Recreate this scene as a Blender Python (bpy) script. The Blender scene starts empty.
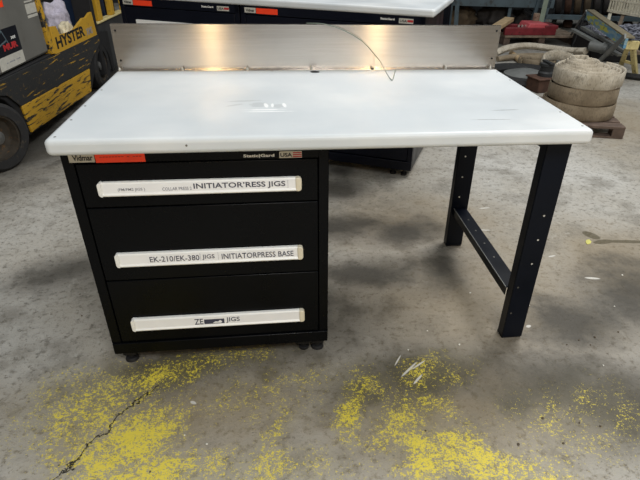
import bpy, bmesh, math, random
from mathutils import Vector, Matrix
random.seed(7)
C = bpy.context.scene.collection
PI = math.pi

# ------------------------------------------------------------------ helpers
def tag(o, label=None, cat=None, group=None, kind=None):
    if label: o['label'] = label
    if cat: o['category'] = cat
    if group: o['group'] = group
    if kind: o['kind'] = kind
    return o

def empty(name, loc=(0, 0, 0), rz=0, label=None, cat=None, group=None):
    o = bpy.data.objects.new(name, None); C.objects.link(o)
    o.location = loc; o.rotation_euler = (0, 0, rz); o.empty_display_size = .1
    return tag(o, label, cat, group)

class MB:
    def __init__(s): s.b = bmesh.new()
    def box(s, x0, x1, y0, y1, z0, z1, M=None):
        v = [s.b.verts.new(p) for p in [(x0,y0,z0),(x1,y0,z0),(x1,y1,z0),(x0,y1,z0),(x0,y0,z1),(x1,y0,z1),(x1,y1,z1),(x0,y1,z1)]]
        for f in [(3,2,1,0),(4,5,6,7),(0,1,5,4),(1,2,6,5),(2,3,7,6),(3,0,4,7)]: s.b.faces.new([v[i] for i in f])
        if M is not None: bmesh.ops.transform(s.b, matrix=M, verts=v)
        return s
    def bar(s, a, b, w, h, up=(0, 0, 1)):
        a = Vector(a); b = Vector(b); d = (b-a); L = d.length; d.normalize()
        side = d.cross(Vector(up))
        if side.length < 1e-4: side = d.cross(Vector((0, 1, 0)))
        side.normalize(); u = side.cross(d)
        M = Matrix(((side.x,d.x,u.x,a.x),(side.y,d.y,u.y,a.y),(side.z,d.z,u.z,a.z),(0,0,0,1)))
        return s.box(-w/2, w/2, 0, L, -h/2, h/2, M)
    def cyl(s, a, b, r, r2=None, n=20):
        a = Vector(a); b = Vector(b); r2 = r if r2 is None else r2
        q = (b-a).to_track_quat('Z', 'Y'); rings = []
        for c, rr in ((a, r), (b, r2)):
            rings.append([s.b.verts.new(c+q @ Vector((rr*math.cos(2*PI*i/n), rr*math.sin(2*PI*i/n), 0))) for i in range(n)])
        for i in range(n): s.b.faces.new((rings[0][i], rings[0][(i+1)%n], rings[1][(i+1)%n], rings[1][i]))
        s.b.faces.new(rings[0][::-1]); s.b.faces.new(rings[1])
        return s
    def tube(s, pts, r, n=8, sx=1, sz=1, closed=False, up=(0, 0, 1)):
        P = [Vector(p) for p in pts]; rings = []; N = len(P)
        for i, p in enumerate(P):
            if closed: d = P[(i+1) % N]-P[i-1]
            else: d = P[min(i+1, N-1)]-P[max(i-1, 0)]
            d.normalize(); U = Vector(up)
            sd = d.cross(U)
            if sd.length < 1e-4: sd = d.cross(Vector((0, 1, 0)))
            sd.normalize(); u = sd.cross(d)
            rr = r[i] if isinstance(r, (list, tuple)) else r
            rings.append([s.b.verts.new(p+sd*(rr*sx*math.cos(2*PI*k/n))+u*(rr*sz*math.sin(2*PI*k/n))) for k in range(n)])
        m = N if closed else N-1
        for i in range(m):
            A = rings[i]; B = rings[(i+1) % N]
            for k in range(n): s.b.faces.new((A[k], A[(k+1)%n], B[(k+1)%n], B[k]))
        if not closed: s.b.faces.new(rings[0][::-1]); s.b.faces.new(rings[-1])
        return s
    def lathe(s, prof, M=None, n=32):
        # prof: (radius, height) closed outline spun about Z
        rings = []
        for i in range(n):
            a = 2*PI*i/n
            rings.append([s.b.verts.new((r*math.cos(a), r*math.sin(a), z)) for r, z in prof])
        m = len(prof)
        for i in range(n):
            A = rings[i]; B = rings[(i+1) % n]
            for k in range(m): s.b.faces.new((A[k], B[k], B[(k+1)%m], A[(k+1)%m]))
        vs = [v for R_ in rings for v in R_]
        if M is not None: bmesh.ops.transform(s.b, matrix=M, verts=vs)
        return s
    def prism(s, poly, t0, t1, axis='z', M=None):
        # poly in 2D, extruded from t0 to t1 along axis
        f = {'z': lambda a, b, t: (a, b, t), 'y': lambda a, b, t: (a, t, b), 'x': lambda a, b, t: (t, a, b)}[axis]
        A = [s.b.verts.new(f(a, b, t0)) for a, b in poly]; B = [s.b.verts.new(f(a, b, t1)) for a, b in poly]
        n = len(poly)
        for i in range(n): s.b.faces.new((A[i], A[(i+1)%n], B[(i+1)%n], B[i]))
        s.b.faces.new(A[::-1]); s.b.faces.new(B)
        if M is not None: bmesh.ops.transform(s.b, matrix=M, verts=A+B)
        return s
    def build(s, name, mat, parent=None, bevel=0, seg=2, smooth=True, loc=None, rz=0, angle=35):
        bmesh.ops.recalc_face_normals(s.b, faces=s.b.faces)
        me = bpy.data.meshes.new(name); s.b.to_mesh(me); s.b.free()
        o = bpy.data.objects.new(name, me); C.objects.link(o)
        if mat: me.materials.append(mat)
        if parent: o.parent = parent
        if loc: o.location = loc
        if rz: o.rotation_euler[2] = rz
        if bevel:
            m = o.modifiers.new('Bevel', 'BEVEL'); m.width = bevel; m.segments = seg; m.limit_method = 'ANGLE'; m.angle_limit = math.radians(40)
        if smooth:
            for f in me.polygons: f.use_smooth = True
            try: me.set_sharp_from_angle(angle=math.radians(angle))
            except Exception: pass
        return o

def lettering(name, body, mat, parent, loc, width, height, rot=(PI/2, 0, 0), bold=0, th=.0006):
    cu = bpy.data.curves.new('t', 'FONT'); cu.body = body; cu.offset = bold; cu.extrude = .01; cu.resolution_u = 3
    t = bpy.data.objects.new('t', cu); C.objects.link(t)
    bpy.context.view_layer.update()
    me = bpy.data.meshes.new_from_object(t.evaluated_get(bpy.context.evaluated_depsgraph_get()))
    bpy.data.objects.remove(t)
    xs = [v.co.x for v in me.vertices]; ys = [v.co.y for v in me.vertices]
    x0, x1, y0, y1 = min(xs), max(xs), min(ys), max(ys)
    for v in me.vertices:
        v.co = ((v.co.x-x0)/(x1-x0)*width, (v.co.y-y0)/(y1-y0)*height, v.co.z/.01*th*.5)
    me.name = name
    me.materials.clear(); me.materials.append(mat)
    o = bpy.data.objects.new(name, me); C.objects.link(o); o.parent = parent
    o.location = loc; o.rotation_euler = rot
    return o

def copy_tree(o, parent=None):
    c = o.copy(); C.objects.link(c)
    if parent: c.parent = parent
    for ch in list(o.children): copy_tree(ch, c)
    return c

# ------------------------------------------------------------------ materials
class N:
    def __init__(s, name, rough=.6, metal=0, spec=.5):
        s.m = bpy.data.materials.new(name); s.m.use_nodes = True; s.t = s.m.node_tree; s.t.nodes.clear()
        s.out = s.t.nodes.new('ShaderNodeOutputMaterial'); s.p = s.t.nodes.new('ShaderNodeBsdfPrincipled')
        s.t.links.new(s.p.outputs[0], s.out.inputs[0])
        s.p.inputs['Roughness'].default_value = rough; s.p.inputs['Metallic'].default_value = metal
        s.p.inputs['Specular IOR Level'].default_value = spec
        s.tc = s.t.nodes.new('ShaderNodeTexCoord')
        s.obj = s.tc.outputs['Object']
    def set(s, k, v):
        i = s.p.inputs[k]
        if isinstance(v, bpy.types.NodeSocket): s.t.links.new(v, i)
        else: i.default_value = v
    def mapn(s, loc=(0,0,0), rot=(0,0,0), sc=(1,1,1), src=None):
        n = s.t.nodes.new('ShaderNodeMapping'); n.inputs[1].default_value = loc; n.inputs[2].default_value = rot; n.inputs[3].default_value = sc
        s.t.links.new(src or s.obj, n.inputs[0]); return n.outputs[0]
    def noise(s, scale, detail=4, rough=.55, vec=None, dist=0):
        n = s.t.nodes.new('ShaderNodeTexNoise'); n.inputs['Scale'].default_value = scale; n.inputs['Detail'].default_value = detail
        n.inputs['Roughness'].default_value = rough; n.inputs['Distortion'].default_value = dist
        s.t.links.new(vec or s.obj, n.inputs['Vector']); return n.outputs['Fac']
    def voro(s, scale, vec=None, feat='F1'):
        n = s.t.nodes.new('ShaderNodeTexVoronoi'); n.feature = feat; n.inputs['Scale'].default_value = scale
        s.t.links.new(vec or s.obj, n.inputs['Vector']); return n.outputs['Distance']
    def ramp(s, f, lo, hi, a=0, b=1, smooth=True):
        n = s.t.nodes.new('ShaderNodeMapRange'); n.interpolation_type = 'SMOOTHSTEP' if smooth else 'LINEAR'
        s.t.links.new(f, n.inputs[0]); n.inputs[1].default_value = lo; n.inputs[2].default_value = hi
        n.inputs[3].default_value = a; n.inputs[4].default_value = b; return n.outputs[0]
    def math(s, op, a, b=None):
        n = s.t.nodes.new('ShaderNodeMath'); n.operation = op
        for i, v in enumerate((a, b)):
            if v is None: continue
            if isinstance(v, bpy.types.NodeSocket): s.t.links.new(v, n.inputs[i])
            else: n.inputs[i].default_value = v
        return n.outputs[0]
    def mix(s, f, a, b):
        n = s.t.nodes.new('ShaderNodeMix'); n.data_type = 'RGBA'
        for i, v in ((0, f), (6, a), (7, b)):
            if isinstance(v, bpy.types.NodeSocket): s.t.links.new(v, n.inputs[i])
            else: n.inputs[i].default_value = v if i == 0 else (*v[:3], 1)
        return n.outputs[2]
    def bump(s, h, strength=.3, dist=.01):
        n = s.t.nodes.new('ShaderNodeBump'); n.inputs['Strength'].default_value = strength; n.inputs['Distance'].default_value = dist
        s.t.links.new(h, n.inputs['Height']); s.t.links.new(n.outputs[0], s.p.inputs['Normal'])

def lin(r, g, b):
    f = lambda c: (c/255/12.92) if c/255 <= .04045 else ((c/255+.055)/1.055)**2.4
    return (f(r), f(g), f(b))

def plain(name, col, rough=.6, metal=0, var=.12, scale=12, bump=0, spec=.5, dirt=None, dirt_amt=(.55, .7)):
    k = N(name, rough, metal, spec); c = lin(*col)
    lo = tuple(x*(1-var) for x in c); hi = tuple(min(1, x*(1+var)) for x in c)
    nz = k.noise(scale); colr = k.mix(k.ramp(nz, .3, .7), lo, hi)
    if dirt: colr = k.mix(k.ramp(k.noise(scale*1.7, 6, .65), *dirt_amt), colr, lin(*dirt))
    k.set('Base Color', colr)
    k.set('Roughness', k.ramp(k.noise(scale*2), .3, .7, max(.03, rough-.06), min(1, rough+.06)))
    if bump: k.bump(k.noise(scale*8, 5), bump, .004)
    return k.m

# worktop laminate with dulled smears, a printed ghost mark and scratches
def worktop_mat():
    k = N('white_laminate', .38, 0, .45)
    c = k.mix(k.ramp(k.noise(2.2, 4), .35, .7), lin(203, 209, 212), lin(220, 223, 223))
    c = k.mix(k.ramp(k.noise(9, 8, .7), .62, .8, 0, .25), c, lin(190, 188, 180))
    st = k.noise(7, 6, .7, k.mapn(rot=(0, 0, .5), sc=(.5, 14, 1)))
    c = k.mix(k.ramp(st, .68, .8, 0, .25), c, lin(170, 170, 168))
    def stroke(x, y, rx, ry, rot, lo=.6, hi=1.0):
        v = k.mapn(loc=(-x, -y, 0)); v = k.mapn(rot=(0, 0, -rot), src=v); v = k.mapn(sc=(1/rx, 1/ry, 0), src=v)
        l2 = k.t.nodes.new('ShaderNodeVectorMath'); l2.operation = 'LENGTH'; k.t.links.new(v, l2.inputs[0])
        return k.ramp(k.math('ADD', l2.outputs['Value'], k.math('MULTIPLY', k.math('SUBTRACT', k.noise(45, 3), .5), .9)), lo, hi, 1, 0)
    for st_ in ((.50, .345, .07, .010, .12), (.475, .30, .035, .010, .5), (.55, .30, .035, .03, 0), (.61, .285, .03, .025, 0)):
        c = k.mix(k.math('MULTIPLY', stroke(*st_), .5), c, lin(176, 181, 182))
    for st_ in ((.565, .245, .075, .006, 0), (.572, .29, .008, .03, .1), (.592, .29, .006, .028, 0), (.63, .29, .008, .03, .1), (.58, .225, .09, .005, 0)):
        c = k.mix(k.math('MULTIPLY', stroke(*st_), .9), c, (.92, .93, .93))
    for st_ in ((1.33, .205, .06, .0035, .05), (1.25, .11, .08, .003, -.03)):
        c = k.mix(k.math('MULTIPLY', stroke(*st_), .7), c, lin(120, 120, 118))
    k.set('Base Color', c)
    k.set('Roughness', k.ramp(k.noise(4, 5), .3, .7, .3, .46))
    return k.m

def steel_mat():
    k = N('brushed_steel', .15, 1)
    line = k.noise(3, 6, .7, k.mapn(sc=(1.2, 1, 160)))
    c = k.mix(k.ramp(line, .3, .7), lin(198, 189, 180), lin(218, 211, 202))
    sm = k.noise(3.2, 5, .6, k.mapn(sc=(1, 1, 3)), .6)
    c = k.mix(k.ramp(sm, .55, .8, 0, .5), c, lin(160, 150, 142))
    fine = k.ramp(k.noise(26, 7, .75, k.mapn(rot=(0, .35, 0), sc=(1, 1, 8))), .62, .72, 0, .5)
    c = k.mix(fine, c, lin(225, 222, 214))
    k.set('Base Color', c)
    k.set('Roughness', k.ramp(line, .3, .7, .165, .19))
    k.set('Anisotropic', .99); k.set('Anisotropic Rotation', .25)
    tn = k.t.nodes.new('ShaderNodeTangent'); tn.direction_type = 'RADIAL'; tn.axis = 'Z'
    k.t.links.new(tn.outputs[0], k.p.inputs['Tangent'])
    
    return k.m

def floor_mat():
    k = N('worn_concrete', .62, 0, .35)
    n1 = k.noise(.9, 5, .6); n2 = k.noise(4.5, 7, .65); n3 = k.noise(30, 6, .7); n4 = k.noise(160, 3, .6)
    c = k.mix(k.ramp(n1, .32, .68), lin(158, 152, 140), lin(186, 184, 178))
    c = k.mix(k.ramp(n2, .46, .66, 0, .6), c, lin(112, 107, 97))
    c = k.mix(k.ramp(n3, .5, .66, 0, .6), c, lin(98, 93, 82))
    c = k.mix(k.ramp(k.noise(14, 8, .75), .56, .66, 0, .45), c, lin(196, 193, 184))
    c = k.mix(k.ramp(n4, .57, .7, 0, .4), c, lin(188, 184, 174))
    c = k.mix(k.ramp(k.noise(60, 7, .85), .54, .62, 0, .5), c, lin(78, 73, 64))
    def blob(x, y, rx, ry, rot=0, warp=.25, soft=(.35, 1.0)):
        v = k.mapn(loc=(-x, -y, 0)); v = k.mapn(rot=(0, 0, -rot), src=v); v = k.mapn(sc=(1/rx, 1/ry, 0), src=v)
        ln = k.t.nodes.new('ShaderNodeVectorMath'); ln.operation = 'LENGTH'; k.t.links.new(v, ln.inputs[0])
        f = k.math('ADD', ln.outputs['Value'], k.math('MULTIPLY', k.math('SUBTRACT', n2, .5), warp*4))
        return k.ramp(f, soft[0], soft[1], 1, 0)
    def add(*bs):
        r = bs[0]
        for b in bs[1:]: r = k.math('MAXIMUM', r, b)
        return r
    warm = add(*[blob(*b, warp=.4, soft=(0, 1.4)) for b in WARM])
    c = k.mix(k.math('MULTIPLY', warm, .6), c, lin(134, 116, 84))
    # oil-dark worn areas, with shade under the bench painted into the colour
    grime_shade = add(*[blob(*b, warp=.5, soft=(.1, 1.15)) for b in GRIME_SHADE])
    c = k.mix(k.math('MULTIPLY', grime_shade, .88), c, lin(58, 55, 49))
    # yellow paint left in the pores
    cells = k.noise(80, 8, .85); cells2 = k.noise(210, 4, .7)
    sp = k.math('ADD', k.math('MULTIPLY', cells, .65), k.math('MULTIPLY', cells2, .35))
    dense = add(*[k.math('MULTIPLY', blob(*b[:5], warp=.45, soft=(0, 1.7)), b[5]) for b in PAINT])
    mid = k.ramp(k.noise(10, 6, .75), .35, .65, -.045, .05)
    thr = k.math('ADD', k.math('ADD', sp, mid), k.math('MULTIPLY', dense, .155))
    ym = k.math('MULTIPLY', k.ramp(thr, .595, .65), k.ramp(dense, .02, .3))
    c = k.mix(k.math('MULTIPLY', dense, .38), c, lin(140, 130, 76))
    c = k.mix(k.math('MULTIPLY', ym, .85), c, lin(232, 212, 66))
    # pale scrapes
    sc_ = add(*[blob(*b, soft=(.5, .8)) for b in SCRAPE])
    c = k.mix(k.math('MULTIPLY', sc_, .85), c, lin(215, 212, 204))
    wet = add(*[blob(*b, soft=(.8, .95)) for b in WET])
    c = k.mix(k.math('MULTIPLY', wet, .7), c, lin(74, 66, 40))
    # crack
    (x0, y0), (x1, y1) = CRACK; L = math.hypot(x1-x0, y1-y0); a = math.atan2(y1-y0, x1-x0)
    v = k.mapn(loc=(-x0, -y0, 0)); v = k.mapn(rot=(0, 0, -a), src=v)
    sx = k.t.nodes.new('ShaderNodeSeparateXYZ'); k.t.links.new(v, sx.inputs[0])
    wob = k.math('MULTIPLY', k.math('SUBTRACT', k.noise(9, 6, .7), .5), .16)
    dy = k.math('ABSOLUTE', k.math('ADD', sx.outputs[1], wob))
    cr = k.ramp(dy, .0012, .0042, 1, 0)
    cr = k.math('MULTIPLY', cr, k.math('MULTIPLY', k.ramp(sx.outputs[0], -.45, -.4), k.ramp(sx.outputs[0], L-.03, L+.03, 1, 0)))
    c = k.mix(k.math('MULTIPLY', cr, .95), c, lin(22, 20, 16))
    k.set('Base Color', c)
    r = k.ramp(n2, .3, .7, .5, .72)
    r = k.math('SUBTRACT', r, k.math('MULTIPLY', wet, .3))
    k.set('Roughness', r)
    h = k.math('ADD', k.math('MULTIPLY', n3, .5), k.math('MULTIPLY', n4, .35))
    h = k.math('ADD', h, k.math('MULTIPLY', n2, .8)); h = k.math('SUBTRACT', h, k.math('MULTIPLY', cr, 1.5))
    h = k.math('SUBTRACT', h, k.math('MULTIPLY', k.ramp(k.noise(75, 2), .68, .76), .8))
    k.bump(h, .7, .007)
    return k.m

# floor marks in metres: (x, y, rx, ry, rot)
GRIME_SHADE = [(1.24, .93, .3, .18, .3), (1.0, .55, .38, .18, 0), (1.32, .55, .14, .3, -.4), (1.0, 1.75, .15, .15, 0), (1.78, .12, .4, .26, .2), (.25, .02, .5, .2, .3), (1.5, -.18, .45, .25, .2), (.95, 1.45, .25, .2, 0), (.85, 1.0, .5, .2, 0), (-.35, .7, .4, .2, .4), (2.1, .3, .5, .3, .6), (1.05, -.1, .5, .2, .1), (-1.1, 2.3, .5, 1.1, 0), (3.4, 4.2, 1.2, .8, .2), (1.75, -.3, .5, .3, 0), (.6, .3, .5, .5, 0), (3.8, 6.6, 3, 1.2, 0), (-1.2, 4.5, 1.2, 2, 0)]  # stains, plus bench and leg shade painted on the floor
WARM = [(1.5, .3, .9, .7, 0), (1.25, 1.0, .7, .4, 0), (3.6, 2.6, .6, 1.0, 0), (1.2, -.25, 1.0, .4, 0), (2.2, .5, .6, .5, .3), (.3, -.2, .7, .3, 0)]
PAINT = [(-.02, -.15, .2, .18, .5, .8), (.12, -.3, .2, .14, .7, 1), (.2, -.42, .2, .09, 0, .95), (-.12, -.08, .12, .16, .3, .5), (.18, -.02, .26, .08, .35, .7), (.35, .05, .22, .07, .1, .45),
         (1.05, -.43, .17, .12, -.4, 1), (.97, -.3, .2, .15, .4, .6), (.80, -.24, .05, .15, -.2, .75), (1.1, -.09, .18, .1, .2, .5), (1.2, -.5, .2, .09, -.3, .85), (.57, -.28, .14, .04, .9, .6),
         (.43, -.43, .4, .09, 0, .6), (.71, -.09, .3, .08, .1, .35), (1.5, -.35, .35, .2, 0, .3), (.45, -.15, .4, .15, 0, .3), (.9, -.12, .1, .07, 0, .5)]
SCRAPE = [(1.9,.62,.03,.008,.2,.3), (1.66,.9,.05,.006,-.2,.3), (.6,.75,.03,.008,0,.3), (1.03, -.07, .07, .006, .75, .12), (1.07, -.05, .05, .005, .6, .12), (1.0, -.02, .045, .004, 1.0, .12), (1.05, -.12, .04, .006, .8, .12), (2.0, .42, .05, .012, -.2, .2), (.29, -.15, .02, .01, -.6, .2), (1.56, .12, .02, .012, .4, .35), (2.1,1.2,.04,.01,.3,.2), (1.75,1.15,.05,.008,.1,.2)]
WET = [(2.2, .80, .035, .06, .5, .2), (2.23, .73, .07, .025, .1, .2), (2.36, .72, .18, .018, -.12, .06)]
CRACK = [(-.06, -.39), (.16, -.04)]

M = {}
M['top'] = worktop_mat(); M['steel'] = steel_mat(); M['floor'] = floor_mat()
M['black'] = plain('black_powder_coat', (5, 6, 8), .3, 0, .15, 5, 0, .14)
M['navy'] = plain('navy_black_paint', (6, 11, 22), .36, 0, .12, 6, 0, .18)
M['navy2'] = plain('dark_navy_enamel', (7, 11, 24), .35, 0, .1, 5, 0, .25)
M['plasticw'] = plain('white_plastic', (232, 232, 228), .4, 0, .03, 8)
M['plasticc'] = plain('cream_plastic', (216, 208, 186), .45, 0, .05, 20)
M['paper'] = plain('label_paper', (236, 237, 238), .5, 0, .02, 20)
M['ink'] = plain('grey_ink', (58, 60, 78), .6, 0, .05, 60)
M['inkpale'] = plain('faded_ink', (140, 142, 150), .6, 0, .1, 60)
M['greysticker'] = plain('grey_sticker', (188, 186, 176), .5, 0, .06, 40)
M['orange'] = plain('fluorescent_orange_sticker', (250, 66, 26), .5, 0, .05, 30)
M['orangeink'] = plain('sticker_dark_print', (150, 34, 20), .5)
M['white'] = plain('white_print', (228, 228, 224), .5, 0, .03)
M['red'] = plain('red_print', (176, 40, 44), .5)
M['blackink'] = plain('black_print', (16, 16, 18), .5)
M['screw'] = plain('dull_screw', (120, 118, 112), .4, .8)
M['bright'] = plain('bright_bolt', (215, 214, 208), .3, .6)
M['darkhole'] = plain('dark_recess', (20, 20, 20), .8)
M['wire'] = plain('green_grey_wire', (112, 124, 112), .5)
M['rubber'] = plain('black_rubber', (26, 26, 27), .75, 0, .2, 14, .3, dirt=(60, 54, 44))
M['rim'] = plain('dirty_rim', (58, 52, 44), .7, .2, .3, 18, .2, dirt=(110, 78, 40))
M['hub'] = plain('grey_hub', (92, 92, 90), .6, .4, .2, 20)
def worn_yellow(name, amt, sc=(2, 2, 12)):
    k = N(name, .5)
    y = k.mix(k.noise(6, 5), lin(176, 132, 30), lin(208, 164, 44))
    n = k.noise(5, 9, .68, k.mapn(rot=(.12, 0, 0), sc=sc), .5)
    c = k.mix(k.ramp(n, amt, amt+.05), y, lin(36, 37, 38)); c = k.mix(k.ramp(k.noise(30, 5), .62, .7, 0, .5), c, lin(110, 90, 60))
    k.set('Base Color', c); k.bump(n, .2, .004); return k.m
M['yscratch'] = worn_yellow('scraped_yellow_paint', .525, (1, .9, 9))
M['yblack'] = worn_yellow('black_scuffed_paint', .36, (1, .7, 10))
M['yplate'] = worn_yellow('yellow_paint', .66, (4, 4, 6))
M['yframe'] = worn_yellow('rubbed_yellow_frame', .52, (4, 4, 4))
M['greypanel'] = plain('grey_hood_paint', (104, 103, 98), .5, 0, .08, 4, .05, dirt=(84, 80, 72), dirt_amt=(.6, .8))
M['darkgrey'] = plain('dark_grey_metal', (48, 49, 50), .6, .1, .2, 9)
M['dark'] = plain('grimy_black_metal', (22, 22, 24), .7, .1, .3, 9)
M['bluecloth'] = plain('dark_blue_vinyl', (18, 42, 74), .6, 0, .15, 8)
M['purple'] = plain('mauve_cloth', (190, 184, 198), .9, 0, .25, 22, .8)
M['cream'] = plain('cream_cloth', (214, 202, 172), .9, 0, .15, 16, .4)
def hose_mat(name, col, col2):
    k = N(name, .9)
    n = k.noise(7, 7, .7); w = k.noise(120, 2, .5, k.mapn(sc=(1, 1, .3)))
    c = k.mix(k.ramp(n, .35, .7), lin(*col), lin(*col2)); c = k.mix(k.ramp(w, .5, .7, 0, .4), c, lin(84, 76, 62))
    c = k.mix(k.ramp(k.noise(18, 6, .7), .56, .7, 0, .65), c, lin(92, 84, 72))
    k.set('Base Color', c); k.bump(w, .5, .004); return k.m
M['hose_a'] = hose_mat('pale_canvas', (172, 162, 144), (206, 198, 182))
M['hose_b'] = hose_mat('brown_canvas', (128, 114, 94), (154, 140, 118))
M['wood'] = plain('weathered_wood', (128, 112, 96), .85, 0, .3, 10, .5, dirt=(70, 56, 46))
M['woodred'] = plain('stained_pallet_wood', (98, 82, 72), .85, 0, .3, 12, .5, dirt=(70, 52, 44))
M['woodpale'] = plain('fresh_timber', (190, 164, 126), .8, 0, .15, 10, .3)
M['redpaint'] = plain('red_machine_paint', (122, 36, 44), .5, 0, .2, 9, .1, dirt=(80, 30, 30))
M['redbright'] = plain('bright_red_paint', (204, 92, 98), .45, 0, .12, 9)
M['bluegrey'] = plain('blue_grey_steel', (92, 108, 116), .6, .1, .15, 6, .1, dirt=(70, 70, 66))
def plank_mat():
    k = N('blue_painted_plank', .55)
    n = k.noise(5, 4, .6, k.mapn(sc=(1, 1, 6)))
    c = k.mix(k.ramp(n, .4, .6), lin(104, 156, 190), lin(150, 178, 184)); c = k.mix(k.ramp(k.noise(3, 3, .5, k.mapn(sc=(1, 1, 7))), .53, .58), c, lin(206, 206, 92))
    c = k.mix(k.ramp(k.noise(20, 6), .58, .68, 0, .6), c, lin(90, 96, 96)); k.set('Base Color', c); return k.m
M['plank'] = plank_mat()
M['tanedge'] = plain('rusty_top_edge', (138, 128, 104), .7, 0, .2, 14)
M['galv'] = plain('galvanised_steel', (136, 138, 136), .45, .5, .15, 12)
M['ystool'] = plain('cream_yellow_paint', (214, 198, 140), .6, 0, .12, 20, .1, dirt=(120, 100, 60))
M['crate'] = plain('white_crate_plastic', (226, 220, 200), .6, 0, .1, 20, .1, dirt=(150, 140, 116))
M['lilac'] = plain('lilac_film', (168, 170, 214), .4)
M['chain'] = plain('chain_steel', (142, 144, 156), .45, .3, .25, 20)
M['rust'] = plain('rusty_iron', (84, 60, 48), .8, .2, .3, 16, .4, dirt=(60, 40, 30))
M['greytube'] = plain('grey_tube', (110, 112, 110), .55, .2, .15, 10)
M['clutter_a'] = plain('dusty_dark_cable', (58, 54, 52), .8, 0, .4, 9, .3)
M['clutter_b'] = plain('brown_scrap', (92, 78, 60), .85, 0, .35, 9, .4)
M['wall'] = plain('dark_painted_wall', (40, 40, 42), .8, 0, .2, 1.5)
M['chip'] = plain('white_paint_chip', (222, 220, 210), .7)
M['stone'] = plain('brown_grit_stone', (96, 86, 72), .9, 0, .3, 60)
M['leafy'] = plain('yellow_leaf', (206, 200, 110), .7)

# ------------------------------------------------------------------ setting
def struct(o): o['kind'] = 'structure'; return o
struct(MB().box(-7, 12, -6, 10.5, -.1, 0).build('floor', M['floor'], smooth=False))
struct(MB().box(-7, 12, 10.5, 10.7, 0, 4.5).build('wall_back', M['wall'], smooth=False))
struct(MB().box(-7.2, -7, -6, 10.7, 0, 4.5).build('wall_left', M['wall'], smooth=False))

# ------------------------------------------------------------------ workbench
W, D, H, T = 1.524, .80, .841, .044
bench = empty('workbench', (0, 0, 0), 0, 'white topped packing workbench with steel backsplash and navy leg frame, nearest of the two', 'workbench')
def rrect(x0, x1, y0, y1, r, n=6):
    P = []
    for cx, cy, a0 in ((x1-r, y1-r, 0), (x0+r, y1-r, 90), (x0+r, y0+r, 180), (x1-r, y0+r, 270)):
        for i in range(n+1):
            a = math.radians(a0+90*i/n); P.append((cx+r*math.cos(a), cy+r*math.sin(a)))
    return P
tt = MB().prism(rrect(-.003, W+.003, -.006, D, .018), H-T, H).build('tabletop', M['top'], bench, bevel=.013, seg=4)
for x, y in [(.021,.024),(.018,.17),(.017,.31),(.017,.50),(1.505,.035),(1.505,.175),(1.507,.339),(1.507,.594),(1.507,.73),(.594,.764)]:
    MB().cyl((x, y, H-.001), (x, y, H+.0006), .0035, n=12).build('screw', M['screw'], tt)
MB().cyl((.36, -.0055, H-.02), (.36, -.0068, H-.02), .003, n=10).build('screw', M['screw'], tt)
MB().lathe([(.010,0),(.018,0),(.018,.0015),(.010,.0015)], Matrix.Translation((.762,.747,H)) @ Matrix.Diagonal((1,.8,1,1))).build('cable_hole', M['darkhole'], tt)
MB().cyl((.762,.747,H-.001),(.762,.747,H+.0005),.012,n=18).build('hole_plug', M['darkhole'], tt)
# backsplash: upright sheet, folded foot flange and hemmed ends
bs = MB()
bs.prism([(D+.0,H+.0005),(D+.0,1.006),(D-.0018,1.006),(D-.0018,H+.0025),(D-.03,H+.0025),(D-.03,H+.0005)], .004, W-.002, 'x')
bs.box(.004,.0055,D,D+.016,H,1.006); bs.box(W-.0035,W-.002,D,D+.016,H,1.006); bs.box(.004,W-.002,D,D+.014,1.0045,1.006)
splash = bs.build('backsplash', M['steel'], bench, smooth=False)
splash['label'] = 'brushed stainless steel backsplash'
for x in (.012,.248,.497,.75,1.306,1.497):
    b = MB().cyl((x, D-.016, H+.002), (x, D-.016, H+.0065), .0055, n=6); b.cyl((x,D-.0165,H+.006),(x,D-.0165,H+.012),.0028,n=8)
    b.build('bolt', M['bright'], splash)
for x in (.998,): MB().cyl((x, D-.016, H+.002), (x, D-.016, H+.006), .006, n=10).build('bolt', M['darkhole'], splash)
for x, z in ((.019,.983),(.019,.876),(1.505,.986),(1.503,.880)):
    MB().cyl((x, D-.0015, z), (x, D-.0026, z), .0042, n=14).build('mounting_hole', M['darkhole'], splash)
# leg frame: C channels
def channel(x0, x1, y0, depth, z0, z1, t=.004):
    b = MB(); b.box(x0, x1, y0, y0+t, z0, z1); b.box(x0, x0+t, y0+t, y0+depth, z0, z1); b.box(x1-t, x1, y0+t, y0+depth, z0, z1)
    return b
lf = channel(1.424, 1.503, .058, .046, .006, H-T).build('leg', M['navy'], bench, bevel=.002)
MB().box(1.426, 1.501, .062, .108, 0, .006).build('foot_plate', M['dark'], lf)
lr = channel(1.407, 1.487, .752, .044, .006, H-T).build('leg', M['navy'], bench, bevel=.002)
MB().box(1.409, 1.485, .754, .796, 0, .006).build('foot_plate', M['dark'], lr)
def hole(x, y, z, parent, ax='y', r=.0036, m='bright'):
    d = Vector((0, -.0006, 0)) if ax == 'y' else Vector((0, 0, .0006))
    MB().cyl(Vector((x, y, z))-d, Vector((x, y, z))+d, r, n=12).build('bolt_hole', M[m], parent)
for z in (.53, .437, .34): hole(1.47, .058, z, lf)
hole(1.437, .058, .123, lf, m='screw'); hole(1.44,.058,.24,lf,m='screw')
for z in (.47, .37, .27): hole(1.437, .752, z, lr)
st = MB(); st.box(1.418, 1.478, .104, .752, .208, .212); st.box(1.418, 1.422, .104, .752, .176, .2115)
sr = st.build('stringer', M['navy'], bench, bevel=.0012)
for y in (.63, .53, .42, .31): hole(1.45, y, .2122, sr, 'z', .004, 'screw')
MB().box(1.4175, 1.4192, .104, .752, .2085, .2128).build('worn_edge', M['galv'], sr)
# frame under the top joining the two legs
MB().box(1.424, 1.487, .104, .752, .752, H-T).build('leg_head', M['navy'], bench, bevel=.002)

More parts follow.
